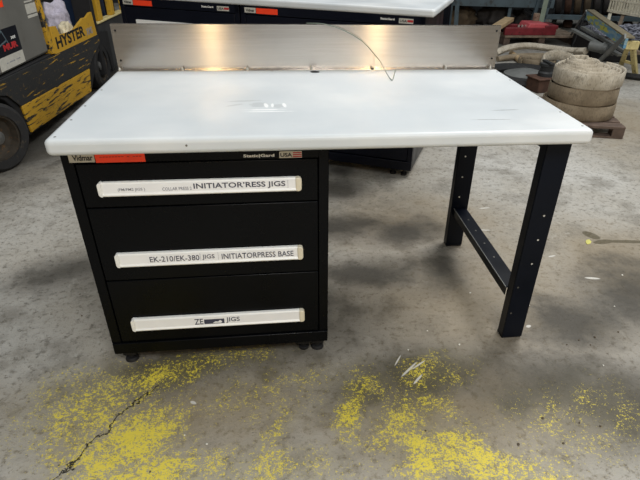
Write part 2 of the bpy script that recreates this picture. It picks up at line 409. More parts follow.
# ------------------------------------------------------------------ drawer cabinet
CX0, CX1, CY, CB = .009, .750, .050, .76
cab = empty('drawer_cabinet', (.38, CY, 0), 0, 'black three drawer tool cabinet with white lettered pulls, under the white workbench', 'cabinet')
inv = Vector((-.38, -CY, 0))
def cabpart(o): o.location = Vector(o.location)+inv; return o
b = MB()
ft = .003
b.box(CX0, CX0+.003, CY, CB, .062, H-T); b.box(CX1-.003, CX1, CY, CB, .062, H-T); b.box(CX0, CX1, CB-.003, CB, .062, H-T)
b.box(CX0, CX1, CY, CB, H-T-.003, H-T); b.box(CX0, CX1, CY, CB, .062, .066)
b.box(CX0, CX0+.030, CY, CY+.02, .062, H-T); b.box(CX1-.030, CX1, CY, CY+.02, .062, H-T)
b.box(CX0+.03, CX1-.03, CY, CY+.02, .756, H-T)
b.box(CX0+.03, CX1-.03, CY+.035, CY+.04, .07, .79)
body = cabpart(b.build('body', M['black'], cab, bevel=.0012))
base = cabpart(MB().box(CX0+.001, CX1-.001, CY-.006, CB, .058, .103).build('base_rail', M['black'], cab, bevel=.002))
for x in (.05, .665, .715):
    f = MB(); f.cyl((x, CY+.035, 0), (x, CY+.035, .012), .024 if x != .665 else .018, .02); f.cyl((x, CY+.035, .012), (x, CY+.035, .06), .009)
    f.box(x-.022, x+.022, CY+.016, CY+.05, .03, .06)
    cabpart(f.build('levelling_foot', M['dark'], cab, bevel=.001))
for x in (.05, .715):
    f = MB(); f.cyl((x, CB-.05, 0), (x, CB-.05, .012), .024, .02); f.cyl((x, CB-.05, .012), (x, CB-.05, .06), .009)
    cabpart(f.build('levelling_foot', M['dark'], cab))
fy = CY-.002
def sticker(name, x0, x1, z0, z1, mat, parent, y=None, th=.0008, label=None):
    y = CY if y is None else y
    o = MB().box(x0, x1, y-th, y, z0, z1).build(name, mat, parent, smooth=False)
    if label: o['label'] = label
    return o
# stickers (children of the body; body origin holds the offset)
tb = body
sticker('brand_sticker', .030, .098, .7585, .7835, M['greysticker'], tb, label='grey brand sticker')
lettering('sticker_lettering', 'Vidmar', M['blackink'], tb, (.040, CY-.001, .7635), .054, .017, bold=.03)
sticker('orange_sticker', .100, .233, .7565, .7825, M['orange'], tb, label='fluorescent orange sticker')
lettering('sticker_lettering', '-------- - ---', M['orangeink'], tb, (.112, CY-.001, .772), .112, .002, bold=0)
lettering('sticker_lettering', 'Static|Gard', M['white'], tb, (.504, CY-.0006, .7595), .088, .0115, bold=.03)
sticker('flag_sticker', .606, .671, .7575, .7775, M['greysticker'], tb, label='flag sticker')
lettering('sticker_lettering', 'USA', M['blackink'], tb, (.609, CY-.001, .761), .034, .012, bold=.03)
for q in range(3): sticker('flag_stripe', .645, .670, .7595+q*.006, .7625+q*.006, M['red'], tb, y=CY-.0009)
for (z0, z1, hz0, hz1, n) in ((.618, .752, .652, .700, 1), (.360, .614, .411, .463, 2), (.106, .356, .155, .208, 3)):
    dr = empty('drawer', (0, 0, 0)); dr.parent = cab
    # the drawer itself is the front panel with folded edges
    bpy.data.objects.remove(dr)
    p = MB().box(CX0+.033, CX1-.033, CY+.001, CY+.026, z0, z1)
    dr = cabpart(p.build('drawer', M['black'], cab, bevel=.002))
    hx0, hx1 = .091, .668; hz0 += .007
    # pull: extruded strip, rolled lip, caps at both ends
    prof = [(CY+.001, hz1), (CY-.010, hz1), (CY-.013, hz1-.004), (CY-.013, hz0+.010), (CY-.018, hz0+.004), (CY-.016, hz0), (CY+.001, hz0)]
    h = MB().prism(prof, hx0+.010, hx1-.010, 'x').build('drawer_pull', M['plasticw'], dr, bevel=.001)
    for a, c2, mm in ((hx0, hx0+.0105, 'plasticw'), (hx1-.0175, hx1, 'plasticc')):
        cp = [(x_, z_) for x_, z_ in rrect(a-.002 if a == hx0 else a, c2, hz0-.002, hz1+.002, .0)]
        wd = c2-a; rr_c = .009
        if a == hx0: cp = [(c2, hz0-.001), (c2, hz1+.0015)]+[(a+rr_c-rr_c*math.sin(t_), hz1+.0015-rr_c+rr_c*math.cos(t_)) for t_ in (0,.4,.8,1.2,PI/2)]+[(a+rr_c-rr_c*math.cos(t_), hz0-.001+rr_c-rr_c*math.sin(t_)) for t_ in (0,.4,.8,1.2,PI/2)]
        else: cp = [(a, hz1+.0015), (a, hz0-.001)]+[(c2-rr_c+rr_c*math.sin(t_), hz0-.001+rr_c-rr_c*math.cos(t_)) for t_ in (0,.4,.8,1.2,PI/2)]+[(c2-rr_c+rr_c*math.cos(t_), hz1+.0015-rr_c+rr_c*math.sin(t_)) for t_ in (0,.4,.8,1.2,PI/2)]
        MB().prism(cp, CY-.018, CY+.001, 'y').build('end_cap', M[mm], dr, bevel=.003, seg=3)
    y = CY-.0131
    MB().box(hx0+.014, hx1-.019, y-.0006, y, hz0+.0100, hz1-.004).build('paper_strip', M['paper'], dr, smooth=False)
    y -= .0010
    zt = hz0+.0125; hh = .018
    if n == 1:
        for txt, x, w, s, mm in (('(FM/FM2 JIGS )', .145, .075, .011, 'inkpale'), ('COLLAR PRESS 2', .268, .082, .010, 'inkpale')):
            lettering('lettering', txt, M[mm], dr, (x, y, zt+.001), w, s, bold=.01)
        lettering('lettering', 'INITIATOR\u2019RESS JIGS', M['ink'], dr, (.356, y, zt-.001), .264, .0215, bold=.015)
        MB().box(.627, .6278, y-.0002, y+.0004, zt-.002, hz1-.006).build('paper_edge', M['inkpale'], dr, smooth=False)
    if n == 2:
        for txt, x, w in (('EK-210/EK-380', .193, .150), ('JIGS', .352, .038), ('INITIATORPRESS BASE', .412, .225)):
            lettering('lettering', txt, M['ink'], dr, (x, y, zt+.001), w, .0195, bold=.006)
        for x in (.346, .401): MB().box(x, x+.0008, y-.0002, y+.0004, zt-.001, hz1-.006).build('paper_edge', M['inkpale'], dr, smooth=False)
    if n == 3:
        lettering('lettering', 'ZE', M['ink'], dr, (.296, y, zt), .029, .0235, bold=.01)
        MB().box(.328, .395, y-.0003, y+.0005, zt+.0005, zt+.0195).build('marker_smudge', M['ink'], dr, smooth=False)
        MB().prism([(.356,zt+.004),(.366,zt+.010),(.374,zt+.008),(.381,zt+.015),(.388,zt+.009),(.384,zt+.003)], y-.0009, y-.0004, 'y').build('smudge_rub', M['paper'], dr, smooth=False)
        lettering('lettering', 'JIGS', M['ink'], dr, (.401, y, zt), .046, .0235, bold=.01)

# ------------------------------------------------------------------ wire over the backsplash
wp = [(.735,.812,1.0095),(.75,.806,1.0105),(.775,.797,1.0115),(.80,.792,1.0105),(.83,.790,1.004),(.87,.786,.992),(.91,.780,.975),(.945,.775,.955),(.975,.768,.93),(1.0,.758,.905),(1.02,.73,.883),(1.03,.68,.86),(1.037,.62,.846),(1.042,.593,.8425),(1.05,.61,.848),(1.062,.65,.857),(1.072,.675,.866)]
tag(MB().tube(wp, .0017, 6).build('bent_wire', M['wire']), 'thin green wire draped over the steel backsplash onto the white worktop', 'wire')

# ------------------------------------------------------------------ second workbench behind
a2 = math.atan2(-.415, .91)
O2 = Vector((1.43, 1.60, 0))           # local frame: x runs along -d2 (to the picture right), origin at the cabinet's near corner
b2 = empty('workbench', O2, a2, 'white topped workbench behind the steel backsplash, turned at an angle over navy cabinets', 'workbench')
MB().prism(rrect(-2.0, .042, -.006, .80, .02), .931, .971).build('tabletop', M['top'], b2, bevel=.012, seg=3)
def cabinet2(x0, x1, label):
    c = empty('drawer_cabinet', O2, a2, label, 'cabinet')
    q = MB(); q.box(x0, x0+.03, .0, .02, .06, .931); q.box(x1-.03, x1, 0, .02, .06, .931); q.box(x0, x1, 0, .02, .885, .931)
    q.box(x0, x1, .03, .72, .06, .931)
    bd = q.build('body', M['navy2'], c, bevel=.0015)
    MB().box(x0+.001, x1-.001, -.005, .7, .045, .10).build('base_rail', M['navy2'], c, bevel=.002)
    zs = [.104, .36, .62, .745, .882]
    for za, zb in zip(zs, zs[1:]):
        d = MB().box(x0+.033, x1-.033, .001, .03, za+.002, zb-.002).build('drawer', M['navy2'], c, bevel=.002)
        MB().box(x0+.11, x1-.11, -.014, .001, zb-.118, zb-.072).build('drawer_pull', M['plasticw'], d, bevel=.003)
    for x in (x0+.05, x1-.05, x1-.12, x0+.12):
        f = MB(); f.cyl((x, .035, 0), (x, .035, .012), .02); f.cyl((x, .035, .012), (x, .035, .046), .009)
        f.build('levelling_foot', M['dark'], c)
    k = 1.0
    s = MB().box(x0+.028, x0+.10, -.0009, 0, .893, .921).build('brand_sticker', M['greysticker'], bd, smooth=False)
    lettering('sticker_lettering', 'Vidmar', M['blackink'], bd, (x0+.036, -.0011, .899), .056, .016, bold=.03)
    MB().box(x0+.103, x0+.24, -.0009, 0, .891, .921).build('orange_sticker', M['orange'], bd, smooth=False)
    lettering('sticker_lettering', 'StaticGard', M['white'], bd, (x1-.25, -.0006, .905), .08, .011, bold=.03)
    MB().box(x1-.145, x1-.065, -.0009, 0, .893, .918).build('flag_sticker', M['greysticker'], bd, smooth=False)
    lettering('sticker_lettering', 'USA', M['blackink'], bd, (x1-.14, -.0011, .898), .04, .014, bold=.03)
    MB().box(x1-.098, x1-.066, -.0011, -.0009, .9, .912).build('flag_stripe', M['red'], bd, smooth=False)
    return c
cabinet2(-1.112, -.006, 'navy drawer cabinet under the angled white bench, its foot showing below the near bench')
cabinet2(-1.96, -1.122, 'navy drawer cabinet under the angled white bench, next to the yellow lift truck mast')

# ------------------------------------------------------------------ lift truck
FA = math.atan2(-.05, 1)     # local: +Y runs forward along the truck side, +X outwards to the bench
tr = empty('forklift', (-1.07, 1.9, 0), FA, 'grey and yellow forklift with scraped black lower body, standing beside the angled bench', 'forklift')
def tp(mb, n, m, bevel=.006, par=None, **k): return mb.build(n, M[m], par or tr, bevel=bevel, **k)
# chassis: arches cut as a profile in (y,z), extruded inward
def arch(cy, r, n=10, z=.16):
    return [(cy-r*math.cos(PI*i/n), .14+r*math.sin(PI*i/n)*.98) for i in range(n+1)]
prof = [(-.75,.1),(-.28,.1)]+[(y, z) for y, z in arch(.02,.30) if z < .5 and y > -.28]+[(.36,.1),(1.60,.08)]+[(y, z) for y, z in arch(2.0,.24)][1:-1]+[(2.24,.1),(2.3,.1),(2.3,.46),(1.98,.5),(-.75,.51)]
tp(MB().prism(prof, -1.05, -.004, 'x'), 'chassis', 'dark')
tp(MB().prism([(-.7,.40),(-.27,.38),(.0,.46),(.22,.40),(.34,.30),(1.62,.262),(1.74,.32),(2.0,.40),(2.0,.475),(-.7,.512)], -.004, .008, 'x'), 'bumper_strip', 'yblack', .003)
tp(MB().prism([(.375,.115),(1.55,.085),(1.62,.26),(.345,.30)], -.004, .010, 'x'), 'lower_panel', 'yscratch', .003)
hood = tp(MB().box(-1.0, -.01, -.75, .985, .512, 1.02), 'hood', 'greypanel', .02)
tp(MB().prism([(.985,.50),(1.05,.49),(1.035,.70),(1.01,1.02),(.95,1.02)], -.9, .006, 'x'), 'frame_edge', 'yframe', .004)
tp(MB().box(-.95, -.03, 1.05, 1.95, .44, .50), 'step_floor', 'darkgrey')
tp(MB().box(-.98, -.45, 1.05, 1.9, .5, .8), 'inner_panel', 'dark')
plate = tp(MB().prism([(1.045,.487),(1.985,.452),(1.955,.665),(1.90,.665),(1.80,.640),(1.72,.645),(1.46,.585),(1.20,.598),(1.165,.665),(1.06,.675)], -.012, .006, 'x'), 'name_plate', 'yplate', .002)
lettering('lettering', 'HYSTER', M['blackink'], plate, (.0065, 1.10, .512), .60, .084, rot=(PI/2, 0, PI/2), bold=.035)
lettering('lettering', 'XMS', M['inkpale'], plate, (.0065, 1.735, .505), .15, .055, rot=(PI/2, 0, PI/2), bold=.02)
# seat, front pillar, mast
sb = MB().box(-.42, -.12, 2.32, 2.74, .40, .95); tp(sb, 'seat', 'bluecloth', .05, seg=3)
tp(MB().box(-.16, -.0, 1.985, 2.05, .12, 1.1), 'front_pillar', 'dark')
tp(MB().box(-.06, -.02, 2.10, 3.0, .12, .545), 'mast_guard_panel', 'darkgrey')
tp(MB().box(-.07, .0, 2.08, 2.98, .545, .565), 'guard_rail', 'ystool')
for y, w in ((2.13, .11), (2.52, .09)): tp(MB().box(-.05, .0, y, y+w, .565, 1.3), 'mast_post', 'yplate')
tp(MB().box(-.05, .0, 2.93, 2.98, .1, 1.3), 'mast_post', 'yframe')
tp(MB().box(-.4, -.1, 2.78, 2.95, .3, 1.1), 'mast_carriage', 'dark')
def wheel(cx, cy, r, w, rz, name='wheel'):
    Mx = Matrix.Translation((cx, cy, r)) @ Matrix.Rotation(rz, 4, 'Z') @ Matrix.Rotation(PI/2, 4, 'Y')
    t = MB().lathe([(r*.66,-w/2),(r*.9,-w/2),(r,-w*.36),(r,w*.36),(r*.9,w/2),(r*.66,w/2)], Mx, 40).build(name, M['rubber'], tr)
    MB().lathe([(r*.2,w*.05),(r*.55,w*.1),(r*.60,w*.42),(r*.68,w*.42),(r*.68,-w*.4),(r*.2,-w*.3)], Mx, 32).build('rim', M['rim'], t)
    MB().lathe([(.001,w*.05),(r*.22,w*.05),(r*.2,w*.36),(r*.12,w*.42),(.001,w*.42)], Mx, 20).build('hub', M['hub'], t)
wheel(-.05, .02, .207, .14, -.45)
wheel(-.085, 2.0, .205, .16, 0)
# decals on the hood
def dec(y0, y1, z0, z1, m, name, x=-.0095, par=None):
    return MB().box(x, x+.0012, y0, y1, z0, z1).build(name, M[m], par or hood, smooth=False)
dec(.27,.60,.605,.755,'navy2','decal'); dec(.27,.60,.53,.605,'greysticker','decal')
lettering('lettering','MUR',M['red'],hood,(-.0078,.37,.632),.19,.038,rot=(PI/2,0,PI/2),bold=.06)
lettering('lettering','- ---- ---',M['inkpale'],hood,(-.0078,.36,.562),.18,.006,rot=(PI/2,0,PI/2))
lettering('lettering','XX',M['white'],hood,(-.0078,.49,.685),.07,.016,rot=(PI/2,0,PI/2),bold=.06)
for a, b_ in (((.29,.69),(.40,.75)),((.40,.745),(.45,.66)),((.28,.66),(.44,.69))):
    MB().bar((-.0084,a[0],a[1]),(-.0084,b_[0],b_[1]),.001,.009,up=(0,-(b_[1]-a[1]),(b_[0]-a[0]))).build('decal_line', M['bluegrey'], hood, smooth=False)
dec(.80,.955,.79,.85,'greysticker','decal'); dec(.80,.955,.765,.782,'greysticker','decal'); dec(.80,.92,.86,.87,'greysticker','decal')
dec(.30,.52,.87,.96,'orange','decal'); dec(.36,.50,.90,.94,'yplate','decal',x=-.0082)
# rags on the step
def blobmesh(name, mat, loc, sx, sy, sz, seed, label, cat):
    rnd = random.Random(seed); b = bmesh.new(); bmesh.ops.create_icosphere(b, subdivisions=4, radius=1)
    from mathutils import noise
    for v in b.verts:
        d = noise.noise(v.co*1.6+Vector((seed, 0, 0)))*.45+abs(noise.noise(v.co*3+Vector((seed, 3, 0))))*.35
        v.co = v.co*(1+d); v.co.z = max(v.co.z, -.55)
        v.co = Vector((v.co.x*sx, v.co.y*sy, (v.co.z+.55)*sz))
    me = bpy.data.meshes.new(name); b.to_mesh(me); b.free(); me.materials.append(mat)
    for f in me.polygons: f.use_smooth = True
    o = bpy.data.objects.new(name, me); C.objects.link(o); o.location = loc
    return tag(o, label, cat) if label else o
blobmesh('rag', M['purple'], (-1.24, 3.78, .505), .09, .15, .15, 3, 'crumpled mauve rag on the step of the forklift', 'rag')
blobmesh('rag', M['cream'], (-1.12, 3.58, .505), .05, .09, .07, 5, 'crumpled cream rag on the forklift step, in front of the mauve one', 'rag')

# ------------------------------------------------------------------ hose rolls on a small pallet
pa = math.atan2(-.06, .24)
pal = empty('pallet', (3.24, 2.21, 0), -.25, 'small stained wooden pallet under the stacked canvas hose rolls', 'pallet')
L_, Wd = .78, .80
for i in range(6):
    y = i*.138; MB().box(-L_, 0, y, y+.108, .072, .092).build('deck_board', M['woodred'], pal, bevel=.003)
for y in (0, .345, .69):
    MB().box(-L_, 0, y, y+.09, 0, .016).build('bottom_board', M['woodred'], pal, bevel=.003)
    for x in (-L_, -L_/2-.05, -.09): MB().box(x, x+.09, y, y+.09, .016, .072).build('block', M['woodred'], pal, bevel=.003)
def coil(cx, cy, z, h, r, turns, mat, label, seed, tilt=(0, 0), cone=0, tail=0, name='hose_roll'):
    rnd = random.Random(seed); b = MB(); t = .013; N_ = 44; pts = []
    for i in range(int(turns*N_)+1):
        a = 2*PI*i/N_; rr = .05+(r-.05)*(i/(turns*N_)); rr += .004*math.sin(3*a+seed)+.003*math.sin(7.3*a)
        f = (rr-.05)/(r-.05); pts.append((a, rr, cone*max(0,1-f)**1.5+.004*math.sin(2.3*a)+.006*(math.sin(i//N_*2.7)+1)*(cone > 0)))
    for k in range(tail):
        a, rr, zz = pts[-1]; pts.append((a+2*PI/N_, rr+.0035, zz))
    V = []
    for a, rr, zz in pts:
        c, s_ = math.cos(a+seed), math.sin(a+seed); ring = []
        for dr, dz in ((-t/2, .006), (-t*.2, 0), (t/2, .006), (t/2+.002, h/2), (t/2, h-.006), (t*.2, h), (-t/2, h-.006), (-t/2, h/2)):
            ring.append(b.b.verts.new(((rr+dr)*c-(.10 if cone else 0)*(1-min(1,(rr-.05)/(r-.05))), (rr+dr)*s_, dz+(zz if dz > h*.3 else zz*.0))))
        V.append(ring)
    for A, B in zip(V, V[1:]):
        for k in range(8): b.b.faces.new((A[k], A[(k+1)%8], B[(k+1)%8], B[k]))
    b.b.faces.new(V[0][::-1]); b.b.faces.new(V[-1])
    o = b.build(name, mat, None, angle=60); o.location = (cx, cy, z); o.rotation_euler = (tilt[0], tilt[1], 0)
    return tag(o, label, 'hose roll')
coil(3.04, 2.62, .094, .118, .285, 9, M['hose_b'], 'brown canvas hose roll at the bottom of the stack, resting on the small pallet', 1.0, tail=3)
coil(3.04, 2.60, .214, .120, .272, 9, M['hose_b'], 'brown canvas hose roll in the middle of the stack on the pallet', 2.1)
coil(3.045, 2.585, .338, .112, .256, 10, M['hose_a'], 'pale canvas hose roll with raised centre, topmost of the stack on the pallet', 5.6, cone=.085, tail=9)

# ------------------------------------------------------------------ loose hoses, fittings and iron behind the rolls
def curve(pts, n=8):
    P = [Vector(p) for p in pts]; out = []
    for i in range(len(P)-1):
        p0, p1, p2, p3 = P[max(i-1,0)], P[i], P[i+1], P[min(i+2, len(P)-1)]
        for k in range(n):
            t = k/n; out.append(.5*((2*p1)+(-p0+p2)*t+(2*p0-5*p1+4*p2-p3)*t*t+(-p0+3*p1-3*p2+p3)*t**3))
    out.append(P[-1]); return out
tag(MB().tube(curve([(3.3,5.1,.075),(3.5,5.2,.12),(3.75,5.2,.145),(4.0,5.05,.14),(4.15,4.85,.15),(4.23,4.68,.18)]), .05, 12, 1, .8).build('canvas_hose', M['hose_a']), 'long pale canvas hose lying across a log in front of the red machine', 'hose')
tag(MB().tube(curve([(3.3,5.0,.03),(3.55,5.05,.05),(3.8,5.0,.07),(4.05,4.95,.06)]), .038, 10, 1, .8).build('canvas_hose', M['hose_b']), 'brown flattened hose lying just below the long pale one', 'hose')
tag(MB().cyl((3.55,4.88,.035),(3.6,5.3,.035),.035,n=18).build('round_log', M['woodpale'], bevel=.006), 'short round timber log propping up the long canvas hose', 'log')
def arc(cx, cy, cz, r, a0, a1, n, tz):
    return [(cx+r*math.cos(math.radians(a0+(a1-a0)*i/n)), cy+r*math.sin(math.radians(a0+(a1-a0)*i/n))*.9, cz+tz*math.sin(PI*i/n)) for i in range(n+1)]
tag(MB().tube(arc(3.82,4.45,.06,.19,-20,190,20,.09), .045, 10, .6, 1.2).build('canvas_hose', M['hose_a']), 'pale canvas hose looped over itself beside the black valve fitting', 'hose')
coil(3.70, 4.75, .0, .09, .22, 5, M['hose_b'], 'flat brown hose roll lying behind the looped canvas hose', 3.3)
tag(MB().lathe([(.30,0),(.44,0),(.46,.03),(.44,.07),(.32,.07),(.29,.04)], n=40).build('worn_tyre', M['rubber'], loc=(3.28,4.15,0)), 'thin black scrap tyre lying on the concrete behind the rusty box', 'tyre')
tag(MB().lathe([(.001,0),(.25,0),(.24,.05),(.1,.09),(.001,.10)], n=32).build('drum_lid', M['greytube'], loc=(3.30,4.15,.0)), 'grey domed lid lying inside the scrap tyre', 'lid')
fit = empty('valve_fitting', (3.27,3.68,.135), 0, 'black round valve fitting standing on the rusty iron box', 'fitting')
MB().lathe([(.001,0),(.075,0),(.075,.035),(.06,.05),(.06,.09),(.07,.095),(.07,.12),(.001,.12)], n=24).build('body', M['darkgrey'], fit)
MB().box(-.02,.02,-.09,.09,.12,.14).build('handle', M['darkgrey'], fit, bevel=.004)
bx = MB(); bx.box(-.11,.11,-.10,.10,0,.12); bx.box(-.125,.125,-.115,.115,.12,.135)
tag(bx.build('iron_box', M['rust'], bevel=.006, loc=(3.24,3.66,0), rz=.2), 'rusty flanged iron box beside the hose rolls, under the black valve', 'box')
# red machine on pallet
p2 = empty('pallet', (3.8,6.05,0), -.02, 'old wooden pallet under the red jack machine', 'pallet')
for i in range(4): MB().box(0,1.12,i*.2,i*.2+.14,.10,.125).build('deck_board', M['wood'], p2, bevel=.003)
for y in (0,.51,1.02): MB().box(y,y+.09,.02,.72,0,.1).build('stringer', M['woodred'], p2, bevel=.004)
rj = empty('floor_jack', (3.80,6.08,.125), 0, 'long red steel floor jack lying on the far wooden pallet', 'jack')
MB().box(0,.75,0,.06,.0,.10).build('side_rail', M['redpaint'], rj, bevel=.008); MB().box(0,.75,.3,.36,0,.10).build('side_rail', M['redpaint'], rj, bevel=.008)
MB().prism([(.32,.08),(.62,.08),(.66,.12),(.60,.15),(.36,.15)], .02,.34,'y').build('cover', M['redbright'], rj, bevel=.01)
MB().cyl((.56,.3,.10),(.56,.3,.25),.05,.045).build('filler_cap', M['wood'], rj, bevel=.01)
MB().box(.58,.77,.0,.34,.08,.13).build('ram_block', M['redpaint'], rj, bevel=.01)
MB().cyl((.1,.07,.04),(.1,.29,.04),.039).build('wheel', M['dark'], rj, bevel=.005)
for k in range(3): MB().cyl((.24+k*.05,.12,.06),(.24+k*.05,.12,.12),.015).build('bolt', M['bright'], rj)
tag(MB().bar((3.60,5.93,.25),(3.95,6.35,.30),.13,.05).build('timber_offcut', M['woodpale'], bevel=.004), 'pale sawn timber offcut leaning on the end of the red jack', 'timber')

# ------------------------------------------------------------------ trestle with blue plank
tb_ = empty('trestle_bench', (4.3,4.7,0), 0, 'low trestle bench with worn blue plank apron, grey rod legs and cream yellow end frame', 'trestle')
o0 = Vector((-4.3,-4.7,0))
def q(p): return Vector(p)+o0
P1, P2 = Vector((4.68,5.62,.50)), Vector((4.21,3.95,.44))
dd = (P2-P1).normalized()
MB().bar(q(P1-Vector((0,0,.05))), q(P2-Vector((0,0,.05))), .03, .10).build('plank', M['plank'], tb_, bevel=.004)
sidev = Vector((.96,-.28,0))
MB().bar(q(P1+sidev*.03+Vector((0,0,.008))), q(P2+sidev*.03+Vector((0,0,.008))), .09, .018).build('top_board', M['tanedge'], tb_, bevel=.003)
MB().cyl(q((4.66,5.62,.5)), q((4.86,6.3,.0)), .014, n=10).build('rod_leg', M['galv'], tb_)
MB().cyl(q((4.66,5.62,.46)), q((4.50,5.5,.0)), .012, n=10).build('rod_leg', M['dark'], tb_)
MB().bar(q((4.15,3.90,.47)), q((4.27,4.55,.0)), .02, .05).build('rod_leg', M['galv'], tb_)
yf = MB()
yf.bar(q((4.28,4.00,.36)), q((4.56,4.45,.0)), .05,.04); yf.bar(q((4.33,4.00,.36)), q((4.60,4.18,0)), .05,.04); yf.bar(q((4.24,3.99,.37)), q((4.37,3.97,.37)), .05,.08)
yf.bar(q((4.43,4.25,.16)), q((4.47,4.10,.16)), .02,.03)
yf.build('end_frame', M['ystool'], tb_, bevel=.004)
tag(MB().tube(curve([(4.2,4.6,.03),(4.4,4.15,.03),(4.75,3.95,.03),(5.2,4.1,.03),(5.6,4.4,.03)]), .035, 8).build('rubber_hose', M['rubber']), 'thick black rubber hose on the floor under the yellow end frame', 'hose')
# grey tubes and black pipe beneath
pp = empty('drain_pipe', (4.3,4.7,0), 0, 'dark grey pipe with ribbed collar and open end above the hose rolls', 'pipe')
MB().tube([(-.04-.0,-.02,.24),(.02,-.08,.235),(.16,-.22,.22)], .055, 18).build('pipe', M['greytube'], pp)
MB().cyl((-.045,-.012,.2405),(-.038,-.02,.24),.045,n=18).build('open_end', M['darkhole'], pp)
for k in range(3): MB().lathe([(.052,0),(.064,0),(.064,.015),(.052,.015)], Matrix.Translation((.06+k*.03,-.12-k*.03,.232-k*.003)) @ Vector((.6,-.6,-.06)).to_track_quat('Z','Y').to_matrix().to_4x4(), 18).build('rib', M['greytube'], pp)
tag(MB().bar((4.35,5.3,.32),(4.45,4.35,.20),.06,.03).build('flat_bar', M['galv'], bevel=.003), 'dull steel flat bar lying under the blue trestle, nearer the pipe', 'bar')
tag(MB().bar((4.5,5.35,.34),(4.6,4.4,.20),.05,.03).build('flat_bar', M['greytube'], bevel=.003), 'grey flat bar lying under the blue trestle beside the duller steel one', 'bar')
tag(MB().bar((4.66,5.3,.26),(4.75,4.45,.20),.05,.04).build('timber_offcut', M['wood'], bevel=.003), 'weathered timber strip lying under the blue trestle beside the flat bars', 'timber')

# ------------------------------------------------------------------ chain bin and crate
bn = empty('scrap_bin', (5.35,5.3,0), -.27, 'low dark steel scrap bin heaped with chain behind the blue trestle', 'bin')
q_ = MB(); q_.box(-.75,.75,-.5,.5,0,.02)
for a in ((-.75,.75,-.5,-.47),(-.75,.75,.47,.5),(-.75,-.72,-.5,.5),(.72,.75,-.5,.5)): q_.box(*a,0,.26)
q_.build('tub', M['dark'], bn, bevel=.004)
def link(Mx):
    pts = []
    for i in range(12):
        a = 2*PI*i/12; pts.append(Mx @ Vector(((.04*math.cos(a)+(.022 if math.cos(a) > 0 else -.022)), .034*math.sin(a), 0)))
    return pts
ch = MB(); r_ = random.Random(4)
ch.box(-.7,.7,-.45,.45,.03,.2)
for i in range(620):
    x, y = r_.uniform(-.68,.68), r_.uniform(-.43,.43)
    z = .2+.08*math.exp(-((x/.5)**2+(y/.4)**2))+r_.uniform(0,.07)
    Mx = Matrix.Translation((x,y,z)) @ Matrix.Rotation(r_.uniform(0,6.3),4,'Z') @ Matrix.Rotation(r_.uniform(-1.2,1.2),4,'X') @ Matrix.Rotation(r_.uniform(-.8,.8),4,'Y')
    ch.tube(link(Mx), .011, 5, closed=True)
o = ch.build('chain_heap', M['chain'], None, loc=(5.35,5.3,0), rz=-.27); tag(o, 'heap of loose grey steel chain filling the low scrap bin', 'chain', kind='stuff')
cr = empty('plastic_crate', (5.30,6.20,.42), -.75, 'white slatted plastic crate tilted on timber props above the chain heap', 'crate')
cr.rotation_euler = (.0, .0, -1.30)
c_ = MB(); cw, cd, chh = .95, .55, .30
for s_ in (0, cd-.02):
    c_.box(0,cw,s_,s_+.02,0,.035); c_.box(0,cw,s_,s_+.02,.145,.165); c_.box(0,cw,s_,s_+.02,chh-.035,chh)
    for i in range(20): x = .01+i*(cw-.04)/19; c_.box(x,x+.02,s_+.002,s_+.018,.03,chh-.03)
for s_ in (0, cw-.02):
    c_.box(s_,s_+.02,0,cd,0,.035); c_.box(s_,s_+.02,0,cd,.145,.165); c_.box(s_,s_+.02,0,cd,chh-.035,chh)
    for i in range(12): y = .01+i*(cd-.04)/11; c_.box(s_+.002,s_+.018,y,y+.02,.03,chh-.03)
c_.build('basket', M['crate'], cr, bevel=.002)
cf = MB()
for i in range(8): cf.box(.02,cw-.02,.03+i*.063,.06+i*.063,.0,.012)
cf.build('slatted_base', M['crate'], cr)
tag(MB().box(0,.4,.2,.22,0,.30).build('film_packet', M['lilac'], loc=(5.46,5.75,.435), rz=-1.30), 'lilac plastic film packet standing in the white crate', 'packet')
for i, (x, y) in enumerate(((5.05,5.62),(5.14,5.55))):
    pass
tag(MB().bar((4.98,5.60,.27),(5.30,6.10,.40),.045,.03).build('timber_prop', M['crate'], bevel=.003), 'white painted timber prop under the crate, nearer the blue plank', 'timber')
tag(MB().bar((5.12,5.55,.27),(5.40,5.95,.40),.045,.03).build('timber_prop', M['wood'], bevel=.003), 'bare timber prop under the crate, nearer the chain heap', 'timber')

# ------------------------------------------------------------------ steel racking at the back
RA = math.atan2(-.15, 1)
struct(MB().box(2.6,9.5,9.3,9.36,0,3).build('added_dark_panel_1', M['dark'], smooth=False))  # dark panel added behind the rack to darken the background
rk = empty('steel_rack', (4.83,7.39,0), RA, 'blue grey steel storage rack across the back of the workshop', 'rack')
MB().box(-1.42,.25,-.03,.03,.33,.45).build('beam', M['bluegrey'], rk, bevel=.004)
MB().box(.12,2.6,-.03,.03,.17,.24).build('beam', M['bluegrey'], rk, bevel=.004)
MB().box(-1.42,.25,.9,.96,.36,.45).build('beam', M['bluegrey'], rk, bevel=.004)
MB().bar((-.07,-.05,0),(.05,-.05,.95),.07,.05).build('upright', M['bluegrey'], rk, bevel=.004)
MB().bar((.12,.0,0),(.25,.0,.95),.06,.05).build('upright', M['bluegrey'], rk, bevel=.004)
MB().box(-.45,-.40,.0,.04,0,.34).build('upright', M['bluegrey'], rk, bevel=.004)
for x in (-1.42, 2.55): MB().box(x,x+.07,-.03,.04,0,1.6).build('upright', M['bluegrey'], rk, bevel=.004)
for x in (-1.42, .6, 2.55): MB().box(x,x+.07,.9,.96,0,1.6).build('upright', M['bluegrey'], rk, bevel=.004)
MB().box(-1.4,.1,.03,.9,.40,.43).build('shelf', M['dark'], rk)
MB().box(.15,2.55,.03,.9,.19,.215).build('shelf', M['dark'], rk)
